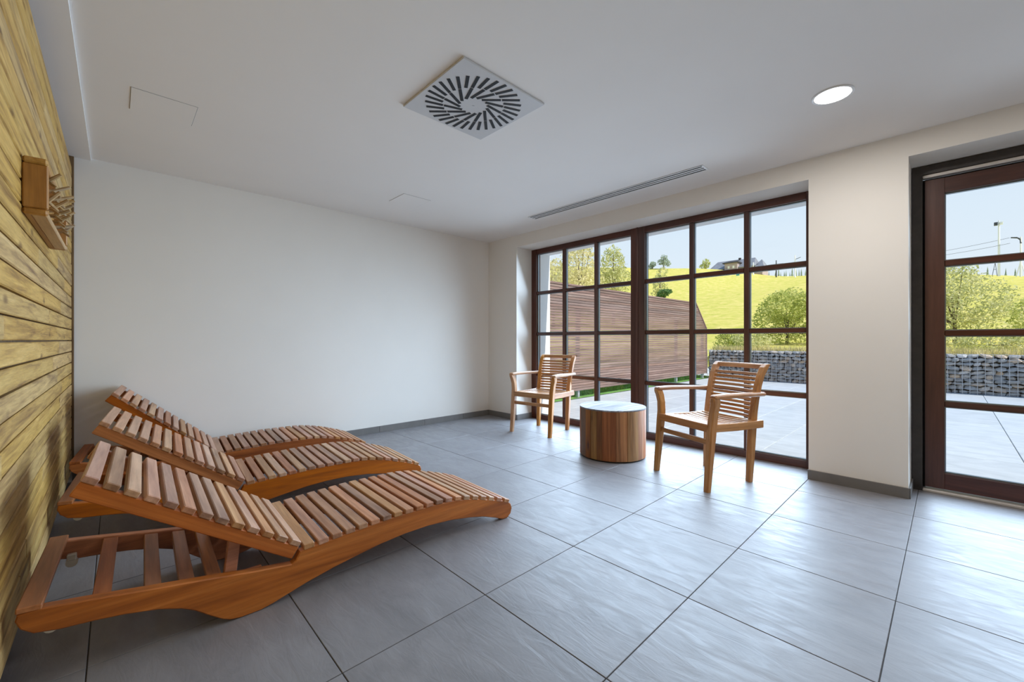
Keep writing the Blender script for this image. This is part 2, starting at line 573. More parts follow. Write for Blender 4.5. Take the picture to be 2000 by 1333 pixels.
struct(t2, 'narrow dark wooden corner strip between boards and white wall')
bl = boxes('baseboard_left', [(XW, XR, -0.34, YL - 0.0225, 0.0, 0.004)], 'grout')
struct(bl, 'recessed grey tile baseboard below the boards')
x = XW
while x < XR:
    box('baseboard_tile', x + 0.001, min(x + 0.6, XR) - 0.001, -0.294, -0.283 + 0.016, 0.0, 0.08, 'base_tile', bl, 0.001)
    x += 0.6

# ---- grey tile baseboards
BH = 0.072
bb = boxes('baseboard_back', [(XW, XW + 0.002, -0.24, YW, 0.0, BH - 0.004)], 'plate')
struct(bb, 'grey tile baseboard along the white wall')
y = -0.24
for y1 in (0.40, 1.00, 1.60, 2.20, 2.80, 3.40, YW - 0.001):
    box('baseboard_tile', XW, XW + 0.011, y + 0.001, y1 - 0.001, 0.0, BH, 'base_tile', bb, 0.001)
    y = y1
br = boxes('baseboard_right', [(XW + 0.02, WL, YW - 0.002, YW, 0.0, BH - 0.004)], 'plate')
struct(br, 'grey tile baseboard along the window wall')
box('baseboard_tile', XW + 0.012, WL + 0.004, YW - 0.011, YW, 0.0, BH, 'base_tile', br, 0.001)
box('baseboard_tile', WL, WL + 0.011, YW, YF - 0.002, 0.0, BH, 'base_tile', br, 0.001)
box('baseboard_tile', WR - 0.004, DL + 0.004, YW - 0.011, YW, 0.0, BH, 'base_tile', br, 0.001)
box('baseboard_tile', DL, DL + 0.011, YW, YF - 0.002, 0.0, BH, 'base_tile', br, 0.001)
box('baseboard_tile', DR, XR, YW - 0.011, YW, 0.0, BH, 'base_tile', br, 0.001)

# ---- unseen outer skin of the building; roof added for its shadow, kept low
up = boxes('roof', [(-16, 14, -7, YE - 0.02, ZC + 0.26, 3.0), (XW - 12, XW - 0.3, -7, YE - 0.02, -0.2, ZC + 0.26), (XR + 0.3, 14, -7, YE - 0.02, -0.2, ZC + 0.26)], 'render')
struct(up, 'unseen added flat roof and outer walls of the white rendered house')
so = boxes('trim_3', [(WL, WR, YF + 0.09, YE, 2.283, HEAD), (DL, DR, YF + 0.09, YE, 2.283, HEAD), (WL, WL + 0.004, YF + 0.09, YE + 0.002, 0, 2.283)], 'render')
struct(so, 'white outer reveal of the openings')

# ================================================================== windows and door
def glazed_unit(name, xl, xr, gl_, gr_, gt, gb, zt, zb, vb, hb, left_w=None, mat='frame', label=''):
    """Wooden frame with a grid of bars and one pane for each opening between them."""
    fr = boxes(name, [(xl, gl_, YF, YF + 0.085, zb, zt), (gr_, xr, YF, YF + 0.085, zb, zt)], 'frame')
    struct(fr, label)
    box('top_rail', gl_, gr_, YF + 0.001, YF + 0.084, gt, zt, 'frame_x', fr, 0.002)
    box('bottom_rail', gl_, gr_, YF + 0.001, YF + 0.084, zb, gb, 'frame_x', fr, 0.002)
    w = 0.021
    for x in vb:
        box('upright_bar', x - w, x + w, YF + 0.010, YF + 0.078, gb, gt, 'frame', fr, 0.003)
    xs = [gl_] + list(vb) + [gr_]
    zs = [gb] + sorted(hb) + [gt]
    for z_ in hb:
        for a, c in zip(xs[:-1], xs[1:]):
            a2 = a + (w if a in vb else 0); c2 = c - (w if c in vb else 0)
            box('cross_bar', a2, c2, YF + 0.013, YF + 0.076, z_ - 0.018, z_ + 0.018, 'frame_x', fr, 0.003)
    for a, c in zip(xs[:-1], xs[1:]):
        for e_, g in zip(zs[:-1], zs[1:]):
            x0 = a + (w if a in vb else 0); x1 = c - (w if c in vb else 0)
            z0 = e_ + (0.018 if e_ in hb else 0); z1 = g - (0.018 if g in hb else 0)
            p = box('pane', x0 + 0.006, x1 - 0.006, YF + 0.038, YF + 0.043, z0 + 0.006, z1 - 0.006, 'glass', fr)
            V = [(x0, x0 + 0.007, YF + 0.034, YF + 0.060, z0, z1), (x1 - 0.007, x1, YF + 0.034, YF + 0.060, z0, z1),
                 (x0 + 0.007, x1 - 0.007, YF + 0.034, YF + 0.060, z0, z0 + 0.007), (x0 + 0.007, x1 - 0.007, YF + 0.034, YF + 0.060, z1 - 0.007, z1)]
            boxes('glazing_spacer', V, 'spacer', fr)
    return fr

ZB = [0.60, 1.15, 1.706]
glazed_unit('window_1', WL + 0.002, -2.362, -3.879, -2.439, 2.236, 0.062, HEAD - 0.002, 0.0, [-3.405, -2.915], ZB,
            label='left half of the big brown wooden grid window, behind the far armchair')
glazed_unit('window_2', -2.358, WR - 0.002, -2.272, -0.817, 2.236, 0.062, HEAD - 0.002, 0.0, [-1.772, -1.272], ZB,
            label='right half of the big brown wooden grid window, behind the near armchair')
ms = box('trim_4', -2.372, -2.348, YF - 0.008, YF + 0.002, 0.0, HEAD + 0.0, 'frame', None, 0.002)
struct(ms, 'narrow cover strip between the two window halves')

d1 = boxes('door_1', [(DL + 0.004, -0.130, YF - 0.004, YF + 0.10, 0.0, 2.296), (0.885, DR - 0.004, YF - 0.004, YF + 0.10, 0.0, 2.296),
                      (-0.130, 0.885, YF - 0.004, YF + 0.10, 2.236, 2.296)], 'jamb')
struct(d1, 'tall brown wooden glazed door in a dark frame')
box('pale_strip', -0.130, 0.885, YF + 0.004, YF + 0.05, 2.212, 2.234, 'alu', d1, 0.003)
box('threshold', -0.130, 0.885, YF - 0.012, YF + 0.12, 0.0, 0.018, 'alu', d1, 0.003)
DG0, DG1, DT, DB = -0.022, 0.775, 2.092, 0.140
y0, y1 = YF + 0.020, YF + 0.090
leaf = boxes('door_leaf', [(-0.118, DG0, y0, y1, 0.030, 2.196), (DG1, 0.873, y0, y1, 0.030, 2.196)], 'frame', d1)
boxes('door_seal', [(-0.130, -0.118, y0 + 0.03, y1, 0.02, 2.21), (0.873, 0.885, y0 + 0.03, y1, 0.02, 2.21), (-0.118, 0.873, y0 + 0.03, y1, 2.196, 2.212)], 'black', d1)
box('top_rail', DG0, DG1, y0 + 0.001, y1 - 0.001, DT, 2.196, 'frame_x', leaf, 0.002)
box('bottom_rail', DG0, DG1, y0 + 0.001, y1 - 0.001, 0.030, DB, 'frame_x', leaf, 0.002)
zs = [DB, 0.620, 1.115, 1.602, DT]
for z_ in zs[1:4]:
    box('cross_bar', DG0, DG1, y0 + 0.010, y1 - 0.010, z_ - 0.019, z_ + 0.019, 'frame_x', leaf, 0.003)
for e_, g in zip(zs[:-1], zs[1:]):
    z0 = e_ + (0.019 if e_ > DB else 0); z1 = g - (0.019 if g < DT else 0)
    box('pane', DG0 + 0.006, DG1 - 0.006, y0 + 0.034, y0 + 0.039, z0 + 0.006, z1 - 0.006, 'glass', leaf)
    boxes('glazing_spacer', [(DG0, DG0 + 0.007, y0 + 0.03, y0 + 0.056, z0, z1), (DG1 - 0.007, DG1, y0 + 0.03, y0 + 0.056, z0, z1),
                             (DG0 + 0.007, DG1 - 0.007, y0 + 0.03, y0 + 0.056, z0, z0 + 0.007), (DG0 + 0.007, DG1 - 0.007, y0 + 0.03, y0 + 0.056, z1 - 0.007, z1)], 'spacer', leaf)

# ================================================================== ceiling fittings
# swirl diffuser
v = empty('ceiling_vent', (-1.932, 1.525, ZC))
tag(v, 'square white ceiling vent plate with a swirl of black slots', 'vent')
me = bevbox_mesh('face_plate', 0.592, 0.592, 0.012, 'plate', 0.003)
MAT['vent'] = plain('grey_white_enamel', (0.60, 0.60, 0.61), 0.45, var=0.01)
me.materials[0] = MAT['vent']
inst('face_plate', me, v, (0, 0, -0.006))
def slot(r0, r1, ang, off, w):
    L = r1 - r0
    me = SL.setdefault((round(L, 4), w), bevbox_mesh('slot', L, w, 0.004, 'black', 0))
    rm = (r0 + r1) / 2
    cx = rm * math.cos(ang) - off * math.sin(ang)
    cy = rm * math.sin(ang) + off * math.cos(ang)
    inst('slot', me, v, (cx, cy, -0.0115), (0, 0, ang))
SL = {}
N = 32
for k in range(N):
    a = 2 * PI * k / N + 0.04
    slot(0.168, 0.272, a, -0.062, 0.0185)
    if k % 2 == 0:
        slot(0.052, 0.162, a, -0.062, 0.0185)
rod('screw', (0, 0, -0.0122), (0, 0, -0.0135), 0.006, 0.006, 'steel', v, 8)

# downlight
LX, LY = -0.456, 2.947
d = empty('ceiling_downlight', (LX, LY, ZC))
tag(d, 'round lit downlight set flush in the white ceiling', 'downlight')
V, F = [], []
NN = 40
for r_, z_ in ((0.099, 0.0), (0.099, -0.003), (0.086, -0.005), (0.084, -0.002)):
    V += [(r_ * math.cos(2 * PI * q / NN), r_ * math.sin(2 * PI * q / NN), z_) for q in range(NN)]
for ring in range(3):
    for q in range(NN):
        F.append((ring * NN + q, ring * NN + (q + 1) % NN, (ring + 1) * NN + (q + 1) % NN, (ring + 1) * NN + q))
mk('trim_ring', V, F, 'plate', d, True)
rod('diffuser', (0, 0, -0.001), (0, 0, -0.0035), 0.0845, 0.0845, 'lamp', d, 40)
def downlamp(x, y, p):
    ld = bpy.data.lights.new('downlight_glow', 'AREA')
    ld.shape = 'DISK'; ld.size = 0.16; ld.energy = p; ld.color = (1.0, 0.95, 0.895)
    lo = bpy.data.objects.new('downlight_glow', ld)
    lo.location = (x, y, ZC - 0.012)
    col.objects.link(lo)
downlamp(LX, LY, 13)

for q, (x, y, lbl) in enumerate(((LX, 0.95, 'added unseen downlight in the ceiling right above the camera'), (1.15, LY, 'added unseen downlight in the ceiling past the glazed door'), (1.15, 0.95, 'added unseen downlight in the ceiling behind the camera'))):  # unseen downlights added to warm and brighten the room
    c = copy_tree(d)
    c.location = (x, y, ZC)
    c['label'] = lbl
    downlamp(x, y, (1.6, 7, 2.5)[q])

# linear slot diffuser
s_ = empty('slot_diffuser', (-2.318, 3.435, ZC))
tag(s_, 'long white ceiling slot diffuser with three dark slots above the window', 'vent')
box('backing', -0.958, 0.958, -0.062, 0.062, -0.0015, 0.0, 'black', s_)
for yb, w in ((-0.056, 0.012), (-0.0185, 0.017), (0.0185, 0.017), (0.056, 0.012)):
    box('slat', -0.965, 0.965, yb - w / 2, yb + w / 2, -0.005, -0.0005, 'plate', s_, 0.001)
for sx in (-1, 1):
    box('end_cap', sx * 0.962 - 0.008, sx * 0.962 + 0.008, -0.062, 0.062, -0.0052, -0.0004, 'plate', s_, 0.001)

def hatch(x, y, lbl):
    h = empty('access_panel', (x, y, ZC))
    tag(h, lbl, 'access panel')
    box('gap_shade', -0.149, 0.149, -0.149, 0.149, -0.0012, 0.0, 'gap', h)  # grey rim paints the shadow gap round the panel
    box('panel', -0.1465, 0.1465, -0.1465, 0.1465, -0.0028, -0.0006, 'ceiling', h, 0.0006)
hatch(-3.245, 0.205, 'square flush access panel in the ceiling near the board wall')
hatch(-3.715, 2.125, 'faint square access panel in the ceiling near the far corner')

# ================================================================== peg rack on the boards
k = empty('peg_rack', (-2.66, YL, 1.62))
tag(k, 'honey coloured wooden wall rack with two rows of twig pegs', 'rack')
box('backboard', -0.385, 0.385, 0.001, 0.020, -0.098, 0.098, 'rack', k, 0.003)
box('bottom_board', -0.385, 0.385, 0.0205, 0.060, -0.101, -0.080, 'rack', k, 0.003)
box('top_board', -0.385, 0.385, 0.0205, 0.060, 0.080, 0.101, 'rack', k, 0.003)
MAT['rack_z'] = wood('honey_pine_end', (0.28, 0.115, 0.020), (0.42, 0.19, 0.04), (0.52, 0.26, 0.07), 'Z', 1.2, 0.5, 0.1, 0.0)
for sx in (-1, 1):
    box('end_block', sx * 0.397 - 0.011, sx * 0.397 + 0.011, 0.001, 0.064, -0.079, 0.079, 'rack_z', k, 0.004)
    box('end_cap', sx * 0.397 - 0.012, sx * 0.397 + 0.012, 0.001, 0.063, 0.080, 0.103, 'rack', k, 0.006)
    box('end_cap', sx * 0.397 - 0.012, sx * 0.397 + 0.012, 0.001, 0.063, -0.103, -0.080, 'rack', k, 0.006)
rr = random.Random(3)
for r_ in (0.04, -0.035):
    for q in range(6):
        x = -0.31 + q * 0.122 + rr.uniform(-0.015, 0.015)
        V, F = [], []
        tip = (x + rr.uniform(-0.03, 0.03), 0.098 + rr.uniform(-0.015, 0.012), r_ + rr.uniform(0.02, 0.05))
        mid = ((x + tip[0]) / 2, 0.055, r_ + 0.006)
        cyl(V, F, (x, 0.012, r_), mid, 0.0085, 0.0075, 7)
        cyl(V, F, mid, tip, 0.0078, 0.006, 7)
        sd_ = rr.choice((-1, 1))
        cyl(V, F, mid, (mid[0] + sd_ * 0.028, 0.080, r_ - 0.02), 0.006, 0.004, 6)
        mk('twig_peg', V, F, 'twig', k)

# ================================================================== sun loungers
RAIL = [(-.530, .236), (-.526, .254), (-.483, .257), (-.369, .239), (-.242, .217), (-.151, .202), (-.066, .188), (.02, .173), (.08, .162), (.211, .143),
        (.226, .151), (.243, .184), (.264, .189), (.300, .191), (.418, .199), (.537, .204), (.653, .209), (.765, .210), (.889, .209), (1.004, .202),
        (1.114, .183), (1.229, .152), (1.330, .120), (1.389, .100), (1.415, .078), (1.424, .050), (1.415, .020), (1.390, .001), (1.353, .001),
        (1.298, .025), (1.211, .056), (1.114, .079), (.989, .100), (.846, .111), (.715, .110), (.594, .100), (.482, .084), (.379, .067), (.270, .044),
        (.194, .023), (.144, .009), (.100, .001), (.034, .001), (.0, .007), (-.024, .020), (-.066, .053), (-.107, .088), (-.146, .111), (-.207, .135),
        (-.292, .155), (-.362, .166), (-.441, .174), (-.493, .186), (-.519, .209)]
STOP = [.208, .211, .216, .219, .222, .225, .228, .2285, .2285, .2285, .2285, .227, .221, .212, .200, .185, .168, .149, .129, .106]
LW = 0.60

def lounger(loc, ang, back_deg, label):
    t = empty('sun_lounger', (loc[0], loc[1], 0.0), -ang)
    tag(t, label, 'sun lounger', 'teak sun loungers along the board wall')
    prism('side_rail', RAIL, -0.038, 0.0, 'teak_rail', t, 0.004)
    prism('side_rail', RAIL, -LW, -LW + 0.038, 'teak_rail', t, 0.004)
    # seat slats
    for q in range(20):
        s1 = 0.301 + 0.058 * q
        zt = STOP[q]
        za = STOP[max(q - 1, 0)]; zb_ = STOP[min(q + 1, 19)]
        sl = math.atan2(zb_ - za, 0.058 * (min(q + 1, 19) - max(q - 1, 0)))
        cs = s1 - 0.0225
        cz = zt - 0.0105 - math.tan(sl) * 0.0225
        inst('seat_slat', SLAT, t, (-LW / 2 + random.uniform(-.001, .001), cs, cz), (sl, 0, random.uniform(-.002, .002)))
    # backrest
    th = math.radians(back_deg)
    P = Vector((0, 0.212, 0.163))
    dv = Vector((0, -math.cos(th), math.sin(th)))
    nv = Vector((0, math.sin(th), math.cos(th)))
    for x in (-0.0215, -LW + 0.0215):
        c = P + dv * 0.379 + nv * 0.025
        inst('backrest_rail', BRAIL, t, (x, c.y, c.z), (-th, 0, 0))
    for q in range(13):
        c = P + dv * (0.0597 * q + 0.0235) + nv * (0.0500 + 0.0103)
        inst('backrest_slat', SLAT, t, (-LW / 2 + random.uniform(-.001, .001), c.y, c.z), (-th, 0, random.uniform(-.002, .002)))
    c = P + dv * 0.30 + nv * 0.022
    inst('backrest_batten', BATTEN, t, (-LW / 2, c.y, c.z), (-th, 0, 0))
    # props under the backrest
    for x in (-0.058, -LW + 0.058):
        top = P + dv * 0.235 + nv * 0.012
        V, F = [], []
        bot = Vector((0, 0.004, 0.150))
        loft('prop', 'z', [(x, bot.y, bot.z, 0.030, 0.042), (x, top.y, top.z, 0.030, 0.042)], 'teak_rail', t, 0.003)
    # slats of the low head frame
    inst('frame_slat', FEND, t, (-LW / 2, -0.502, 0.263), (math.radians(-4), 0, 0))
    for s0, z0 in ((-0.350, 0.226), (-0.222, 0.203), (-0.128, 0.187), (-0.046, 0.173)):
        inst('frame_slat', FSLAT, t, (-LW / 2, s0, z0 - 0.004), (math.radians(-9.5), 0, 0))
    box('prop_ledge', -0.052, -0.0385, 0.03, 0.11, 0.120, 0.160, 'teak_rail', t, 0.002)
    box('prop_ledge', -LW + 0.0385, -LW + 0.052, 0.03, 0.11, 0.120, 0.160, 'teak_rail', t, 0.002)
    # castors
    for x in (-0.050, -LW + 0.050):
        V, F = [], []
        cyl(V, F, (x - 0.009, -0.462, 0.172), (x + 0.009, -0.462, 0.172), 0.018, 0.018, 14)
        ca = mk('castor_wheel', V, F, 'plastic', t)
        box('castor_bracket', x - 0.012, x + 0.012, -0.476, -0.448, 0.180, 0.205, 'plastic', ca, 0.003)
    return t

SLAT = bevbox_mesh('slat', LW + 0.004, 0.0425, 0.0230, 'teak_slat', 0.003)
BRAIL = bevbox_mesh('backrest_rail', 0.040, 0.758, 0.050, 'teak_rail', 0.003)
BATTEN = bevbox_mesh('backrest_batten', LW - 0.09, 0.045, 0.020, 'teak_bar', 0.002)
FSLAT = bevbox_mesh('frame_slat', LW - 0.078, 0.046, 0.018, 'teak_bar', 0.002)
FEND = bevbox_mesh('frame_slat_end', LW, 0.054, 0.018, 'teak_bar', 0.003)
lounger((-1.8737, 0.3121), 0.035, 33.3, 'brown teak sun lounger nearest the camera, in full view')
lounger((-2.9616, 0.3170), 0.0732, 34.7, 'middle brown teak sun lounger between the other two')
lounger((-3.8950, 0.3040), 0.0750, 40.6, 'brown teak sun lounger set against the white wall')

# ================================================================== armchairs
def armchair(loc, rz, label):
    t = empty('armchair', (loc[0], loc[1], 0.0), rz)
    tag(t, label, 'armchair', 'slatted teak armchairs by the window')
    for s in (-1, 1):
        # front leg: tapers to the floor, bows outwards to carry the arm
        loft('front_leg', 'z', [(s * .262, .000, .000, .040, .040), (s * .260, .022, .22, .048, .048), (s * .260, .042, .42, .052, .054), (s * .262, .050, .49, .050, .054),
                                (s * .270, .054, .56, .046, .056), (s * .283, .053, .61, .046, .060), (s * .290, .046, .640, .044, .064), (s * .292, .040, .6590, .036, .060)], 'chair_z', t, 0.007)
        # back leg and post in one curved piece
        loft('back_leg', 'z', [(s * .205, .470, .000, .040, .040), (s * .207, .484, .22, .046, .046), (s * .210, .494, .43, .050, .052), (s * .212, .504, .52, .048, .046),
                               (s * .215, .520, .62, .047, .042), (s * .218, .543, .72, .047, .042), (s * .220, .570, .80, .047, .044), (s * .222, .606, .86, .047, .052), (s * .222, .630, .884, .047, .040)], 'chair_z', t, 0.006)
        # arm
        loft('arm', 'y', [(s * .291, .022, .664, .050, .020), (s * .291, .032, .6655, .058, .030), (s * .286, .16, .668, .060, .032), (s * .274, .32, .666, .058, .030),
                          (s * .258, .46, .662, .052, .030), (s * .250, .560, .660, .046, .030), (s * .250, .566, .660, .040, .022)], 'chair_y', t, 0.009)
        # side rail of the seat
        loft('side_rail', 'y', [(s * .240, .045, .436, .030, .056), (s * .238, .30, .430, .030, .056), (s * .242, .555, .436, .030, .056)], 'chair_y', t, 0.004)
    loft('front_rail', 'x', [(-.250, .030, .440, .028, .056), (.250, .030, .440, .028, .056)], 'chair_x', t, 0.004)
    loft('stretcher', 'x', [(-.250, .034, .338, .022, .036), (.250, .034, .338, .022, .036)], 'chair_x', t, 0.003)
    loft('back_rail', 'x', [(-.200, .492, .440, .024, .050), (.200, .492, .440, .024, .050)], 'chair_x', t, 0.004)
    # dished seat
    ns = 9
    for q in range(ns):
        y_ = 0.072 + q * 0.0485
        dip = 0.016 * math.sin(PI * (q + 0.5) / ns)
        n_ = 8
        secs = []
        for r_ in range(n_ + 1):
            x_ = -0.226 + 0.452 * r_ / n_
            secs.append((x_, y_, 0.462 - dip - 0.010 * (1 - (x_ / 0.226) ** 2), 0.038, 0.014))
        loft('seat_slat', 'x', secs, 'chair_x', t, 0.003)
    # ladder of back slats following the posts
    def post(z):
        P_ = [(.43, .494), (.52, .504), (.62, .520), (.72, .543), (.80, .570), (.86, .606)]
        for (a, ya), (b_, yb) in zip(P_[:-1], P_[1:]):
            if z <= b_:
                return ya + (yb - ya) * (z - a) / (b_ - a)
        return P_[-1][1]
    nb = 11
    for q in range(nb):
        z_ = 0.487 + q * 0.0318
        secs = []
        for r_ in range(9):
            x_ = -0.200 + 0.400 * r_ / 8
            secs.append((x_, post(z_) + 0.020 * (1 - (x_ / 0.2) ** 2) * 0.9, z_, 0.013, 0.0225))
        loft('back_slat', 'x', secs, 'chair_x', t, 0.003)
    secs = []
    for r_ in range(9):
        x_ = -0.206 + 0.412 * r_ / 8
        secs.append((x_, post(.855) + 0.012 + 0.018 * (1 - (x_ / 0.206) ** 2), 0.864, 0.034, 0.040))
    loft('top_rail', 'x', secs, 'chair_x', t, 0.008)
    return t
armchair((-1.4135, 3.110), math.radians(-22.9), 'golden teak armchair with slatted back nearest the camera, right of the drum table')
armchair((-3.262, 3.3855), math.radians(8.7), 'golden teak armchair with slatted back in the far corner, left of the drum table')

# ================================================================== drum table
TR, TH = 0.300, 0.4545
t = empty('drum_table', (-2.166, 3.354, 0.0))
tag(t, 'round drum side table of reclaimed vertical wooden staves', 'side table')
rod('plinth', (0, 0, 0), (0, 0, 0.016), TR - 0.014, TR - 0.014, 'black', t, 48)
rr = random.Random(21)
ws = [rr.uniform(0.6, 1.5) for _ in range(23)]
tot = sum(ws)
a = 0.3
for w in ws:
    da = 2 * PI * w / tot
    a0, a1 = a + 0.003, a + da - 0.003
    n_ = 4
    ro = TR + rr.uniform(-0.0030, 0.0012)
    z1 = TH - 0.012 + rr.uniform(-0.002, 0.0)
    V, F = [], []
    for q in range(n_ + 1):
        an = a0 + (a1 - a0) * q / n_
        for r_, z_ in ((ro, 0.014), (ro, z1), (TR - 0.028, z1), (TR - 0.028, 0.014)):
            V.append((r_ * math.cos(an), r_ * math.sin(an), z_))
    for q in range(n_):
        for j in range(4):
            F.append((q * 4 + j, (q + 1) * 4 + j, (q + 1) * 4 + (j + 1) % 4, q * 4 + (j + 1) % 4))
    F.append((0, 1, 2, 3)); F.append((n_ * 4 + 3, n_ * 4 + 2, n_ * 4 + 1, n_ * 4))
    mk('stave', V, F, 'stave', t)
    a += da
# boards of the round top
cuts = [-TR, -0.185, -0.055, 0.080, 0.195, TR]
for x0, x1 in zip(cuts[:-1], cuts[1:]):
    x0 += 0.0012; x1 -= 0.0012
    pts = []
    n_ = 10
    for q in range(n_ + 1):
        x = x0 + (x1 - x0) * q / n_
        pts.append((x, math.sqrt(max(TR * TR - x * x, 0))))
    for q in range(n_, -1, -1):
        x = x0 + (x1 - x0) * q / n_
        pts.append((x, -math.sqrt(max(TR * TR - x * x, 0))))
    m_ = len(pts)
    V = [(p[0], p[1], TH - 0.012) for p in pts] + [(p[0], p[1], TH) for p in pts]
    F = [tuple(range(m_)), tuple(m_ + m_ - 1 - q for q in range(m_))] + [(q, m_ + q, m_ + (q + 1) % m_, (q + 1) % m_) for q in range(m_)]
    o = mk('top_board', V, F, 'table_top', t)
    bm = bmesh.new(); bm.from_mesh(o.data); bmesh.ops.recalc_face_normals(bm, faces=bm.faces); bm.to_mesh(o.data); bm.free()

# ================================================================== outside
# ---- terrace slabs
te = boxes('terrace', [(-4.74, 8.0, YE, 12.6, -0.2, -0.012)], 'grout')
struct(te, 'pale stone terrace')
CW, CL = 0.5667, 1.19
sl = bevbox_mesh('slab', CW - 0.006, CL - 0.006, 0.03, 'terrace', 0.002)
box('slab', WL, WR, YF + 0.086, YE + 0.02, -0.03, -0.002, 'terrace', te)
box('slab', DL, DR, YF + 0.121, YE + 0.02, -0.03, -0.002, 'terrace', te)
ci = -6
while -1.249 + ci * CW < 3.0:
    x0 = -1.249 + ci * CW
    off = 6.27 if ci % 2 else 6.82
    for q in range(-2, 6):
        ya, yb = off + q * CL, off + (q + 1) * CL
        ya2, yb2, xa2 = max(ya, YE + 0.021), min(yb, 12.5), max(x0, -4.74)
        if yb2 - ya2 < 0.05 or x0 + CW - xa2 < 0.05:
            continue
        if yb2 - ya2 > CL - 0.001 and xa2 == x0:
            inst('slab', sl, te, (x0 + CW / 2, (ya + yb) / 2, -0.017))
        else:
            box('slab', xa2 + 0.003, x0 + CW - 0.003, ya2 + 0.003, yb2 - 0.003, -0.032, -0.002, 'terrace', te, 0.002)
    ci += 1
la = boxes('lawn', [(-30, -4.74, YE, 12.9, -0.2, -0.01)], 'lawn')
struct(la, 'strip of green lawn behind the slatted fence')
gv, gf = [], []
rr = random.Random(5)
for q in range(5200):
    x = -4.90 - rr.random() ** 1.5 * 1.6
    y = rr.uniform(4.6, 12.4)
    hgt = rr.uniform(0.04, 0.10)
    an = rr.uniform(0, PI)
    dx, dy = 0.012 * math.cos(an), 0.012 * math.sin(an)
    k0 = len(gv)
    gv += [(x - dx, y - dy, -0.01), (x + dx, y + dy, -0.01), (x + rr.uniform(-.03, .03), y + rr.uniform(-.03, .03), hgt)]
    gf.append((k0, k0 + 1, k0 + 2))
MAT['blade'] = foliage('green_grass_blade', (0.13, 0.28, 0.05), (0.22, 0.42, 0.08), (0.38, 0.52, 0.14))
gr = mk('lawn_grass', gv, gf, 'blade')
tag(gr, 'short green grass under the slatted fence', 'grass', kind='stuff')

# ---- slatted fence
FX, FZ0, FZ1, FY0, FY1 = -4.72, 0.125, 2.045, YE - 0.0, 12.06
fe = empty('slat_fence', (FX, 8.3, 0.0))
tag(fe, 'tall rust brown fence of thin horizontal slats beside the terrace', 'fence')
for y in (4.75, 6.27, 8.3, 10.34, 11.98):
    top = 2.03 if y < 11.4 else 1.40
    box('post', -0.115, -0.0555, y - 0.03 - 8.3, y + 0.03 - 8.3, -0.01, top, 'steel', fe, 0.003)
NS = 39
SP = (FZ1 - FZ0) / NS
for q in range(NS):
    z_ = FZ0 + SP * (q + 0.5)
    ye = FY1 if z_ < 1.39 else FY1 - (z_ - 1.39) * (0.73 / 0.69)
    box('slat', -0.055, 0.0, FY0 + 0.03 - 8.3, ye - 8.3, z_ - SP * 0.435, z_ + SP * 0.435, 'fence', fe, 0.003)
box('cap_rail', -0.075, 0.015, FY0 + 0.03 - 8.3, 11.35 - 8.3, 2.048, 2.082, 'fence', fe, 0.004)
me = bevbox_mesh('cap_rail', 0.075, 1.0, 0.034, 'fence', 0.004)
inst('cap_rail', me, fe, (-0.022, 11.70 - 8.3, 1.735), (-math.atan2(0.69, 0.73), 0, 0))
box('end_board', -0.03, 0.010, FY1 - 8.3, FY1 + 0.03 - 8.3, FZ0, 1.40, 'fence', fe, 0.003)

# ---- gabion wall
GY, GH = 12.15, 0.785
ga = empty('gabion_wall', (-1.5, GY + 0.25, 0.0))
tag(ga, 'low gabion wall of grey stones in wire mesh at the terrace edge', 'wall')
rr = random.Random(11)
def stone_mesh(seed):
    r2 = random.Random(seed)
    bm = bmesh.new()
    bmesh.ops.create_icosphere(bm, subdivisions=1, radius=0.5)
    for vv in bm.verts:
        vv.co *= 1 + r2.uniform(-0.22, 0.26)
        vv.co.x = max(-0.50, min(0.50, vv.co.x * 1.1))
        vv.co.z = max(-0.47, min(0.47, vv.co.z * 1.1))
    me = bpy.data.meshes.new('stone')
    bm.to_mesh(me); bm.free()
    me.materials.append(MAT['stone'])
    return me
STONES = [stone_mesh(s) for s in range(14)]
def rows(x0, x1, one):
    z_ = 0.0
    while z_ < GH - 0.02:
        hgt = min(rr.uniform(0.066, 0.098), GH - z_)
        x = x0 + rr.uniform(0, 0.05)
        while x < x1:
            w = rr.uniform(0.09, 0.21)
            one(x + w / 2, z_ + hgt / 2, w, hgt)
            x += w
        z_ += hgt
cnt = [0]
def as_part(x, z_, w, hgt):
    inst('stone', rr.choice(STONES), ga, (x + 1.5, -0.25 + 0.055 + rr.uniform(-.02, .02), z_), (rr.uniform(-.3, .3), rr.uniform(-.28, .28), rr.choice((0, PI)) + rr.uniform(-.3, .3)), (w * 1.12, 0.15, hgt * 1.15))
    cnt[0] += 1
rows(-4.72, -2.42, as_part)
rows(-0.12, 1.15, as_part)
SV, SF = [], []
def as_stuff(x, z_, w, hgt):
    me = rr.choice(STONES)
    mtx = Matrix.Translation((x + 1.5, -0.25 + 0.06, z_)) @ Matrix.Rotation(rr.uniform(-.3, .3), 4, 'Z') @ Matrix.Diagonal((w * 1.12, 0.15, hgt * 1.15, 1))
    k0 = len(SV)
    for vv in me.vertices:
        SV.append(tuple(mtx @ vv.co))
    for p in me.polygons:
        SF.append(tuple(k0 + i_ for i_ in p.vertices))
rows(-2.42, -0.12, as_stuff)
rows(1.15, 4.5, as_stuff)
ru = mk('rubble', SV, SF, 'stone', ga)
ru['kind'] = 'stuff'
boxes('core', [(-3.22, 6.0, -0.145, 0.10, 0.0, GH - 0.03)], 'dark_gable', ga)
V, F = [], []
x = -4.72
while x < 4.5:
    cyl(V, F, (x + 1.5, -0.285, 0.0), (x + 1.5, -0.285, GH), 0.0042, 0.0042, 4, False)
    x += 0.10
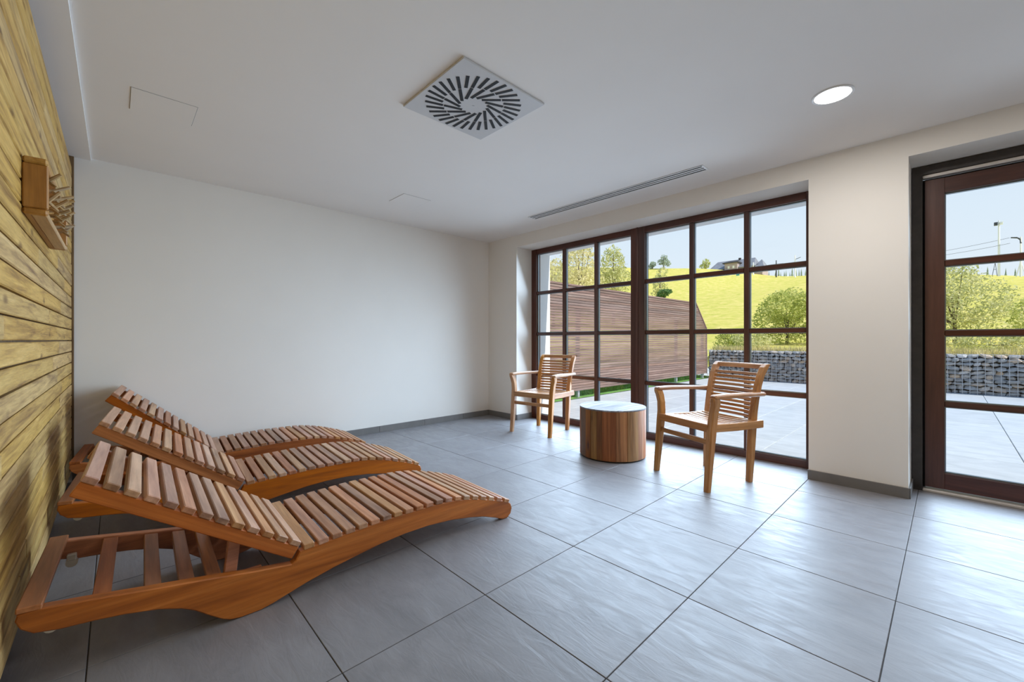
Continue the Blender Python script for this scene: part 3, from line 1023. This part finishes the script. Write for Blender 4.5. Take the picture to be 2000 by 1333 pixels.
for q in range(9):
    cyl(V, F, (-3.22, -0.283, 0.01 + q * 0.097), (6.0, -0.283, 0.01 + q * 0.097), 0.0036, 0.0036, 4, False)
mk('wire_mesh', V, F, 'steel', ga)

# ---- hillside
def hill(x, y):
    t_ = max(0.0, (y - 13.0) / 97.0)
    tt = min(t_, 1.0)
    b0 = 0.755 * max(0.0, min(1.0, (x + 5.4) / 0.6))
    dip = 1.25 * math.exp(-((x + 25) / 9.0) ** 2) * tt ** 2
    z_ = b0 + (0.75 - b0) * min(1, t_ * 6) + tt ** 1.15 * (12.42 - 0.145 * x) - dip
    if y > 110:
        z_ -= (y - 110) * 0.06
    if y > 20:
        z_ += 0.18 * math.sin(x * 0.23 + y * 0.11) * math.sin(y * 0.17 - x * 0.05) * tt
    return z_
ys = [12.38, 12.6, 12.9, 13.3, 13.8, 14.4, 15.2] + [16 + 1.5 * q for q in range(63)] + [112 + 6 * q for q in range(16)]
xs = [-190 + 5 * q for q in range(33)] + [-28 + 0.9 * q for q in range(40)] + [8.5 + 3 * q for q in range(18)]
V = [(x, y, hill(x, y)) for y in ys for x in xs]
nx = len(xs)
F = [(j * nx + i_, j * nx + i_ + 1, (j + 1) * nx + i_ + 1, (j + 1) * nx + i_) for j in range(len(ys) - 1) for i_ in range(nx - 1)]
hl = mk('hillside', V, F, 'meadow', None, True)
struct(hl, 'sunlit yellow green meadow hillside')

# dry grass fringe above the gabion
gv, gf = [], []
rr = random.Random(8)
for q in range(5000):
    x = rr.uniform(-4.8, 2.5)
    y = 12.53 + rr.random() ** 1.4 * 0.70
    h0 = hill(x, y)
    hgt = rr.uniform(0.05, 0.20)
    an = rr.uniform(0, PI)
    dx, dy = 0.010 * math.cos(an), 0.010 * math.sin(an)
    k0 = len(gv)
    gv += [(x - dx, y - dy, h0 - 0.02), (x + dx, y + dy, h0 - 0.02), (x + rr.uniform(-.06, .06), y + rr.uniform(-.06, .06), h0 + hgt)]
    gf.append((k0, k0 + 1, k0 + 2))
o = mk('dry_grass', gv, gf, 'dry_grass')
tag(o, 'fringe of dry straw grass above the gabion wall', 'grass', kind='stuff')

# ---- bushes and trees
def plant(name, x, y, z, blobs, n_leaf, size, leafmat, trunk, label, cat, group, seed):
    """blobs: ellipsoids (dx, dy, dz, rx, ry, rz) that the leaves fill; trunk: list of (x, y, z, r) runs."""
    r2 = random.Random(seed)
    t = empty(name, (x, y, z))
    tag(t, label, cat, group)
    vol = [b_[3] * b_[4] * b_[5] for b_ in blobs]
    tot = sum(vol)
    V, F = [], []
    for b_, vl in zip(blobs, vol):
        for q in range(int(n_leaf * vl / tot) + 1):
            while True:
                p = Vector((r2.uniform(-1, 1), r2.uniform(-1, 1), r2.uniform(-1, 1)))
                if 0.05 < p.length < 1:
                    break
            p = p.normalized() * (p.length ** 0.45) * r2.uniform(0.82, 1.12)
            c = Vector((b_[0] + p.x * b_[3], b_[1] + p.y * b_[4], b_[2] + p.z * b_[5]))
            u = Vector((r2.gauss(0, 1), r2.gauss(0, 1), r2.gauss(0, 1))).normalized()
            w = u.orthogonal().normalized()
            s1 = size * r2.uniform(0.6, 1.35)
            s2 = s1 * 0.55
            k0 = len(V)
            V += [tuple(c - u * s1), tuple(c + w * s2), tuple(c + u * s1), tuple(c - w * s2)]
            F.append((k0, k0 + 1, k0 + 2, k0 + 3))
    mk('foliage', V, F, leafmat, t)
    V, F = [], []
    for run in trunk:
        for (a_, b_) in zip(run[:-1], run[1:]):
            cyl(V, F, a_[:3], b_[:3], a_[3], b_[3], 6, False)
    for q in range(7):
        b_ = r2.choice(blobs)
        base_ = trunk[0][min(len(trunk[0]) - 1, 1)]
        cyl(V, F, base_[:3], (b_[0] + r2.uniform(-.6, .6) * b_[3], b_[1] + r2.uniform(-.6, .6) * b_[4], b_[2] + r2.uniform(-.2, .7) * b_[5]), base_[3] * 0.55, base_[3] * 0.15, 5, False)
    mk('trunk', V, F, 'bark', t)
    return t

GB = 'bushes behind the gabion wall'
plant('bush', -3.55, 15.4, hill(-3.55, 15.4), [(0, 0, 1.15, .78, .7, .55), (.55, .1, .85, .62, .6, .60), (-.45, -.1, .75, .5, .5, .5), (.1, 0, 1.45, .5, .45, .32), (1.05, 0, .55, .5, .5, .5), (-.15, -.2, .28, .5, .4, .3), (.6, -.2, .25, .5, .4, .28)], 6200, 0.042, 'leaf_bush',
      [[(0, 0, -0.05, .05), (.02, 0, .35, .04), (.05, 0, .8, .025)]], 'big round green bush behind the near armchair, above the gabion wall', 'bush', GB, 1)
plant('bush', -4.30, 14.2, hill(-4.30, 14.2), [(0, 0, .28, .45, .4, .30), (.35, 0, .22, .35, .3, .22)], 900, 0.035, 'leaf_pale',
      [[(0, 0, -0.05, .02), (0, 0, .2, .015)]], 'low pale bush at the foot of the big round bush', 'bush', GB, 2)
plant('bush', -5.15, 14.9, hill(-5.15, 14.9), [(0, 0, .45, .38, .4, .42), (.25, 0, .35, .35, .3, .33), (-.15, 0, .75, .2, .2, .2)], 1300, 0.038, 'leaf_bush',
      [[(0, 0, -0.05, .02), (0, 0, .3, .015)]], 'small yellow green bush beside the end of the slatted fence', 'bush', GB, 3)
plant('bush', 0.10, 15.7, hill(0.1, 15.7), [(-.25, 0, 1.55, .75, .7, .60), (.25, 0, 1.1, .85, .7, .65), (-.35, 0, .75, .7, .6, .6), (.7, -.2, .6, .5, .5, .5), (-.9, 0, 1.3, .5, .5, .6), (.05, 0, 1.95, .4, .4, .22)], 6500, 0.038, 'leaf_pale',
      [[(0, 0, -0.05, .05), (.0, 0, .5, .04), (-.05, 0, 1.2, .025)]], 'tall pale green bush filling the left of the door glass', 'bush', GB, 4)
plant('bush', 1.30, 14.7, hill(1.30, 14.7), [(0, 0, .72, .40, .4, .45), (.3, 0, .5, .5, .4, .45)], 1600, 0.036, 'leaf_bush',
      [[(0, 0, -0.05, .03), (0, 0, .4, .02)]], 'dense green bush cut by the right edge of the door glass', 'bush', GB, 5)
plant('bush', 0.62, 13.7, hill(0.62, 13.7), [(0, 0, .24, .55, .35, .24), (-.6, 0, .2, .4, .3, .2), (.5, 0, .18, .4, .3, .2)], 1500, 0.032, 'leaf_pale',
      [[(0, 0, -0.05, .015), (0, 0, .15, .012)]], 'low scrubby bush just above the gabion seen through the door', 'bush', GB, 6)
GT = 'pale trees behind the slatted fence'
plant('tree', -18.3, 24.0, hill(-18.3, 24), [(0, 0, 4.4, 1.5, 1.4, 1.7), (.7, 0, 3.3, 1.2, 1.2, 1.1), (-1.0, 0, 3.4, 1.2, 1.2, 1.3), (.1, 0, 5.7, .9, .9, .8)], 3400, 0.095, 'leaf_autumn',
      [[(0, 0, -0.1, .14), (.05, 0, 2.0, .11), (0, 0, 4.2, .06), (0, 0, 5.6, .03)]], 'pale yellow tree over the fence, in the second pane from the left', 'tree', GT, 11)
plant('tree', -22.4, 26.0, hill(-22.4, 26), [(0, 0, 3.9, 1.3, 1.3, 1.7), (.6, 0, 2.9, 1.0, 1.0, 1.1), (-.8, 0, 2.8, 1.0, 1.0, 1.1)], 2200, 0.10, 'leaf_autumn',
      [[(0, 0, -0.1, .13), (0, 0, 2.0, .10), (0, 0, 3.8, .05)]], 'pale yellow tree over the fence, in the leftmost pane beside the white reveal', 'tree', GT, 12)
plant('tree', -17.35, 27.0, hill(-17.35, 27), [(-.1, 0, 4.3, 1.0, 1.0, 1.3), (.45, 0, 3.2, .95, 1.0, 1.0), (-.55, 0, 3.0, 1.0, 1.0, 1.1), (.0, 0, 5.3, .6, .6, .65)], 2600, 0.09, 'leaf_pale',
      [[(0, 0, -0.1, .12), (.05, 0, 2.0, .09), (0, 0, 4.2, .05), (0, 0, 5.4, .02)]], 'grey green tree over the fence, left of the wide window post', 'tree', GT, 13)
plant('tree', -15.2, 30.0, hill(-15.2, 30), [(0, 0, 2.6, .55, .5, .8), (.2, 0, 3.4, .4, .4, .5), (-.2, 0, 1.8, .5, .5, .5)], 520, 0.09, 'leaf_pale',
      [[(0, 0, -0.1, .05), (0, 0, 1.6, .04), (.05, 0, 3.6, .02)]], 'thin airy sapling standing right of the wide window post', 'tree', None, 14)
plant('shrub', -13.9, 28.0, hill(-13.9, 28), [(0, 0, 2.0, .42, .4, .26), (.3, 0, 2.08, .3, .3, .18), (-.2, 0, 1.75, .3, .3, .3)], 1100, 0.06, 'leaf_dark',
      [[(0, 0, -0.1, .06), (0, 0, 1.8, .05)]], 'dark green shrub on the hillside just above the fence cap', 'shrub', None, 15)
plant('tree', -53.6, 108.0, hill(-53.6, 108), [(.1, 0, 2.9, .9, .9, 1.0), (.5, 0, 1.7, 1.2, 1, .9), (-.9, 0, 2.0, .8, .8, .8), (1.4, 0, 1.2, .7, .7, .7)], 750, 0.17, 'needle',
      [[(0, 0, -0.3, .16), (0, 0, 1.2, .12), (.1, 0, 3.2, .06)]], 'tallest tree on the ridge line left of the chalet', 'tree', 'trees on the ridge', 16)
plant('tree', -56.8, 108.0, hill(-56.8, 108), [(0, 0, 1.3, .9, .9, .8), (-.5, 0, .8, .8, .8, .6)], 420, 0.17, 'needle',
      [[(0, 0, -0.3, .12), (0, 0, .8, .10)]], 'small round tree on the ridge beside the wide window post', 'tree', 'trees on the ridge', 17)
plant('tree', -43.9, 112.0, hill(-43.9, 112), [(0, 0, 1.6, 1.0, .9, 1.3), (-.8, 0, .9, .9, .9, .8)], 520, 0.17, 'leaf_bush',
      [[(0, 0, -0.3, .12), (0, 0, 1.0, .10)]], 'green tree leaning against the left gable of the chalet', 'tree', 'trees on the ridge', 18)

# far spruces behind the ridge
def spruce_mesh(seed):
    r2 = random.Random(seed)
    V, F = [], []
    for q in range(7):
        z0 = 0.10 + q * 0.125
        rr_ = 0.21 * (1 - q / 7.6)
        k0 = len(V)
        n_ = 9
        V.append((0, 0, z0 + 0.20))
        for j in range(n_):
            a_ = 2 * PI * j / n_ + r2.random()
            w = rr_ * (1.15 if j % 2 else 0.75)
            V.append((w * math.cos(a_), w * math.sin(a_), z0 - 0.02 * (j % 2)))
        for j in range(n_):
            F.append((k0, k0 + 1 + j, k0 + 1 + (j + 1) % n_))
    me = bpy.data.meshes.new('needles')
    me.from_pydata(V, [], F)
    me.materials.append(MAT['needle'])
    tv, tf = [], []
    cyl(tv, tf, (0, 0, 0), (0, 0, 0.9), 0.022, 0.006, 6)
    mt = bpy.data.meshes.new('trunk')
    mt.from_pydata(tv, [], tf)
    mt.materials.append(MAT['bark'])
    return me, mt
SPM = [spruce_mesh(s) for s in (1, 2, 3)]
def spruce(x, y, ztop, hgt, q, label, group):
    t = empty('spruce', (x, y, ztop - hgt))
    tag(t, label, 'tree', group)
    inst('needles', SPM[q % 3][0], t, (0, 0, 0), (0, 0, q), (hgt * 0.55, hgt * 0.55, hgt))
    inst('trunk', SPM[q % 3][1], t, (0, 0, 0), (0, 0, 0), (hgt, hgt, hgt))
rr = random.Random(4)
ORD = 'first second third fourth fifth sixth seventh eighth ninth tenth eleventh twelfth thirteenth fourteenth'.split()
for q in range(14):
    f_ = q / 13
    x = -38.5 + 10.0 * f_ + rr.uniform(-.2, .2)
    spruce(x, (147, 150.5, 154)[q % 3], 22.6 + rr.uniform(-.6, .9) - 0.6 * f_, 8.0, q, 'far skyline spruce by the right window frame, ' + ORD[q] + ' from the left', 'far spruces on the skyline')
spruce(6.3, 150, 18.3, 6.0, 1, 'far spruce on the skyline just left of the white floodlight mast', None)
spruce(4.2, 150, 17.6, 6.0, 2, 'lower far spruce showing over the tall pale bush', None)
spruce(8.9, 147, 17.3, 6.0, 0, 'wide low far spruce right of the floodlight mast', None)
spruce(10.5, 150, 17.4, 6.0, 1, 'far spruce on the skyline next to the lift pylon', None)

# ---- chalet on the ridge
cx, cy = -37.6, 113.0
cz = 18.15
h_ = empty('chalet', (cx, cy, cz))
tag(h_, 'grey roofed chalet on the ridge of the hill', 'house')
box('wall', -4.6, 5.2, -2.2, 4.2, -1.2, 1.15, 'chalet_wood', h_)
def roof(name, x0, x1, y0, y1, z0, z1, hip, parent, mat):
    ym = (y0 + y1) / 2
    V = [(x0, y0, z0), (x1, y0, z0), (x1, y1, z0), (x0, y1, z0), (x0 + hip, ym, z1), (x1 - hip, ym, z1),
         (x0, y0, z0 - .15), (x1, y0, z0 - .15), (x1, y1, z0 - .15), (x0, y1, z0 - .15)]
    F = [(0, 1, 5, 4), (1, 2, 5), (2, 3, 4, 5), (3, 0, 4), (6, 7, 1, 0), (7, 8, 2, 1), (8, 9, 3, 2), (9, 6, 0, 3), (9, 8, 7, 6)]
    return mk(name, V, F, mat, parent)
rf = roof('roof', -5.0, 5.6, -2.9, 4.9, 0.75, 3.25, 0.9, h_, 'roof')
mk('gable', [(-4.95, -2.3, .4), (-4.95, 4.3, .4), (-4.3, 1.0, 2.75), (-4.63, -2.3, .4)], [(0, 1, 2), (0, 2, 3)], 'dark_gable', h_)
dm = box('dormer', -0.9, 2.0, -3.4, 0.5, -1.0, 2.05, 'chalet_wood', h_)
roof('dormer_roof', -1.3, 2.4, -3.9, 1.0, 2.0, 2.75, 0.9, h_, 'dark_gable')
for x in (0.05, 1.15):
    box('window', x - 0.22, x + 0.22, -3.43, -3.38, 0.55, 1.15, 'pale_pane', h_)
ch_ = box('chimney', 1.0, 1.5, 0.6, 1.1, 2.4, 3.6, 'dark_gable', h_)
box('wing_wall', 5.2, 6.9, -1.4, 3.2, -1.4, 0.7, 'chalet_wood', h_)
roof('wing_roof', 4.9, 7.4, -2.0, 3.8, 0.35, 2.55, 1.2, h_, 'roof')
box('terrace_wall', -4.2, -0.9, -3.6, -3.3, -1.4, -0.35, 'white_paint', h_)

# ---- masts, pylons and cables
t = empty('floodlight_mast', (5.37, 100.0, hill(5.37, 100)))
tag(t, 'white floodlight mast with two lamp heads on the hill behind the door', 'mast')
rod('mast', (0, 0, -.3), (0, 0, 8.7), .16, .10, 'white_paint', t, 10)
box('crossarm', -0.5, 0.45, -0.06, 0.06, 8.35, 8.5, 'white_paint', t)
box('floodlight', -0.52, -0.14, -0.30, 0.10, 7.95, 8.42, 'dark_steel', t, 0.02)
box('floodlight', 0.10, 0.40, -0.30, 0.10, 8.05, 8.42, 'white_paint', t, 0.02)
t = empty('lattice_stand', (4.95, 100.5, hill(4.95, 100.5)))
tag(t, 'thin grey lattice stand beside the foot of the floodlight mast', 'stand')
V, F = [], []
for x in (-0.28, 0.28):
    cyl(V, F, (x, 0, -.2), (0.06, 0, 2.1), .035, .03, 5)
mk('strut', V[:10], [f_ for f_ in F if max(f_) < 10], 'dark_steel', t)
mk('strut', V[10:], [tuple(i_ - 10 for i_ in f_) for f_ in F if min(f_) >= 10], 'dark_steel', t)
rod('crossbar', (-.14, 0, 1.0), (.16, 0, 1.0), .03, .03, 'dark_steel', t, 5)

def pylon(x, y, hgt, label, arm, white):
    t = empty('lift_pylon', (x, y, hill(x, y)))
    tag(t, label, 'pylon')
    rod('pole', (0, 0, -.3), (0, 0, hgt), .15, .09, 'white_paint' if white else 'dark_steel', t, 8)
    if arm == 'hook':
        V, F = [], []
        P_ = [(0, 0, hgt - 1.0), (-.05, 0, hgt - .4), (-.35, 0, hgt - .08), (-1.0, 0, hgt + .05)]
        for a_, b_ in zip(P_[:-1], P_[1:]):
            cyl(V, F, a_, b_, .12, .09, 6)
        mk('arm', V, F, 'dark_steel', t)
        for s in (-1, 1):
            rod('leg', (s * .55, 0, -.3), (0, 0, 2.4), .07, .06, 'white_paint', t, 6)
    elif arm == 'cross':
        box('crossarm', -1.5, 1.3, -.06, .06, hgt - .95, hgt - .80, 'dark_steel', t)
        for s in (-1.3, -.9, .8, 1.1):
            rod('sheave', (s, -.05, hgt - 1.0), (s, .05, hgt - 1.0), .14, .14, 'dark_steel', t, 8)
    else:
        rod('arm', (0, 0, hgt - .9), (1.0, 0, hgt - .55), .06, .05, 'dark_steel', t, 6)
    return t
pylon(7.55, 100.0, 6.1, 'ski lift pylon with a dark hooked arm at the right edge of the door glass', 'hook', True)
pylon(-22.66, 105.0, 4.7, 'plain white pole with a short arm on the skyline by the right window frame', 'short', True)
pylon(-26.18, 105.0, 3.7, 'dark ski lift pylon with a crossarm right of the chalet', 'cross', False)
pylon(-31.0, 106.0, 2.9, 'slim white pole standing in front of the right end of the chalet', 'short', True)
t = empty('teal_sign', (-31.7, 98.0, hill(-31.7, 98)))
tag(t, 'small teal notice board on posts on the meadow below the chalet', 'sign')
box('board', -.32, .32, -.04, .04, .25, 1.0, 'teal', t, 0.01)
for s in (-1, 1):
    rod('post', (s * .25, .06, -.1), (s * .25, .06, .9), .03, .03, 'white_paint', t, 6)

def cable(a_, b_, sag, label):
    V, F = [], []
    n_ = 14
    P_ = []
    for q in range(n_ + 1):
        f_ = q / n_
        P_.append((a_[0] + (b_[0] - a_[0]) * f_, a_[1] + (b_[1] - a_[1]) * f_, a_[2] + (b_[2] - a_[2]) * f_ - sag * 4 * f_ * (1 - f_)))
    for p, q in zip(P_[:-1], P_[1:]):
        cyl(V, F, p, q, .022, .022, 4, False)
    o = mk('lift_cable', V, F, 'dark_steel')
    tag(o, label, 'cable', 'lift cables')
ztop = hill(7.55, 100) + 6.1
zt2 = hill(-26.18, 105) + 2.8
cable((6.45, 100, ztop + .05), (-24.5, 104.6, zt2), 1.4, 'upper thin lift cable crossing the sky')
cable((6.45, 99.4, ztop - .9), (-24.5, 104.2, zt2 - .5), 1.3, 'lower thin lift cable crossing the sky')
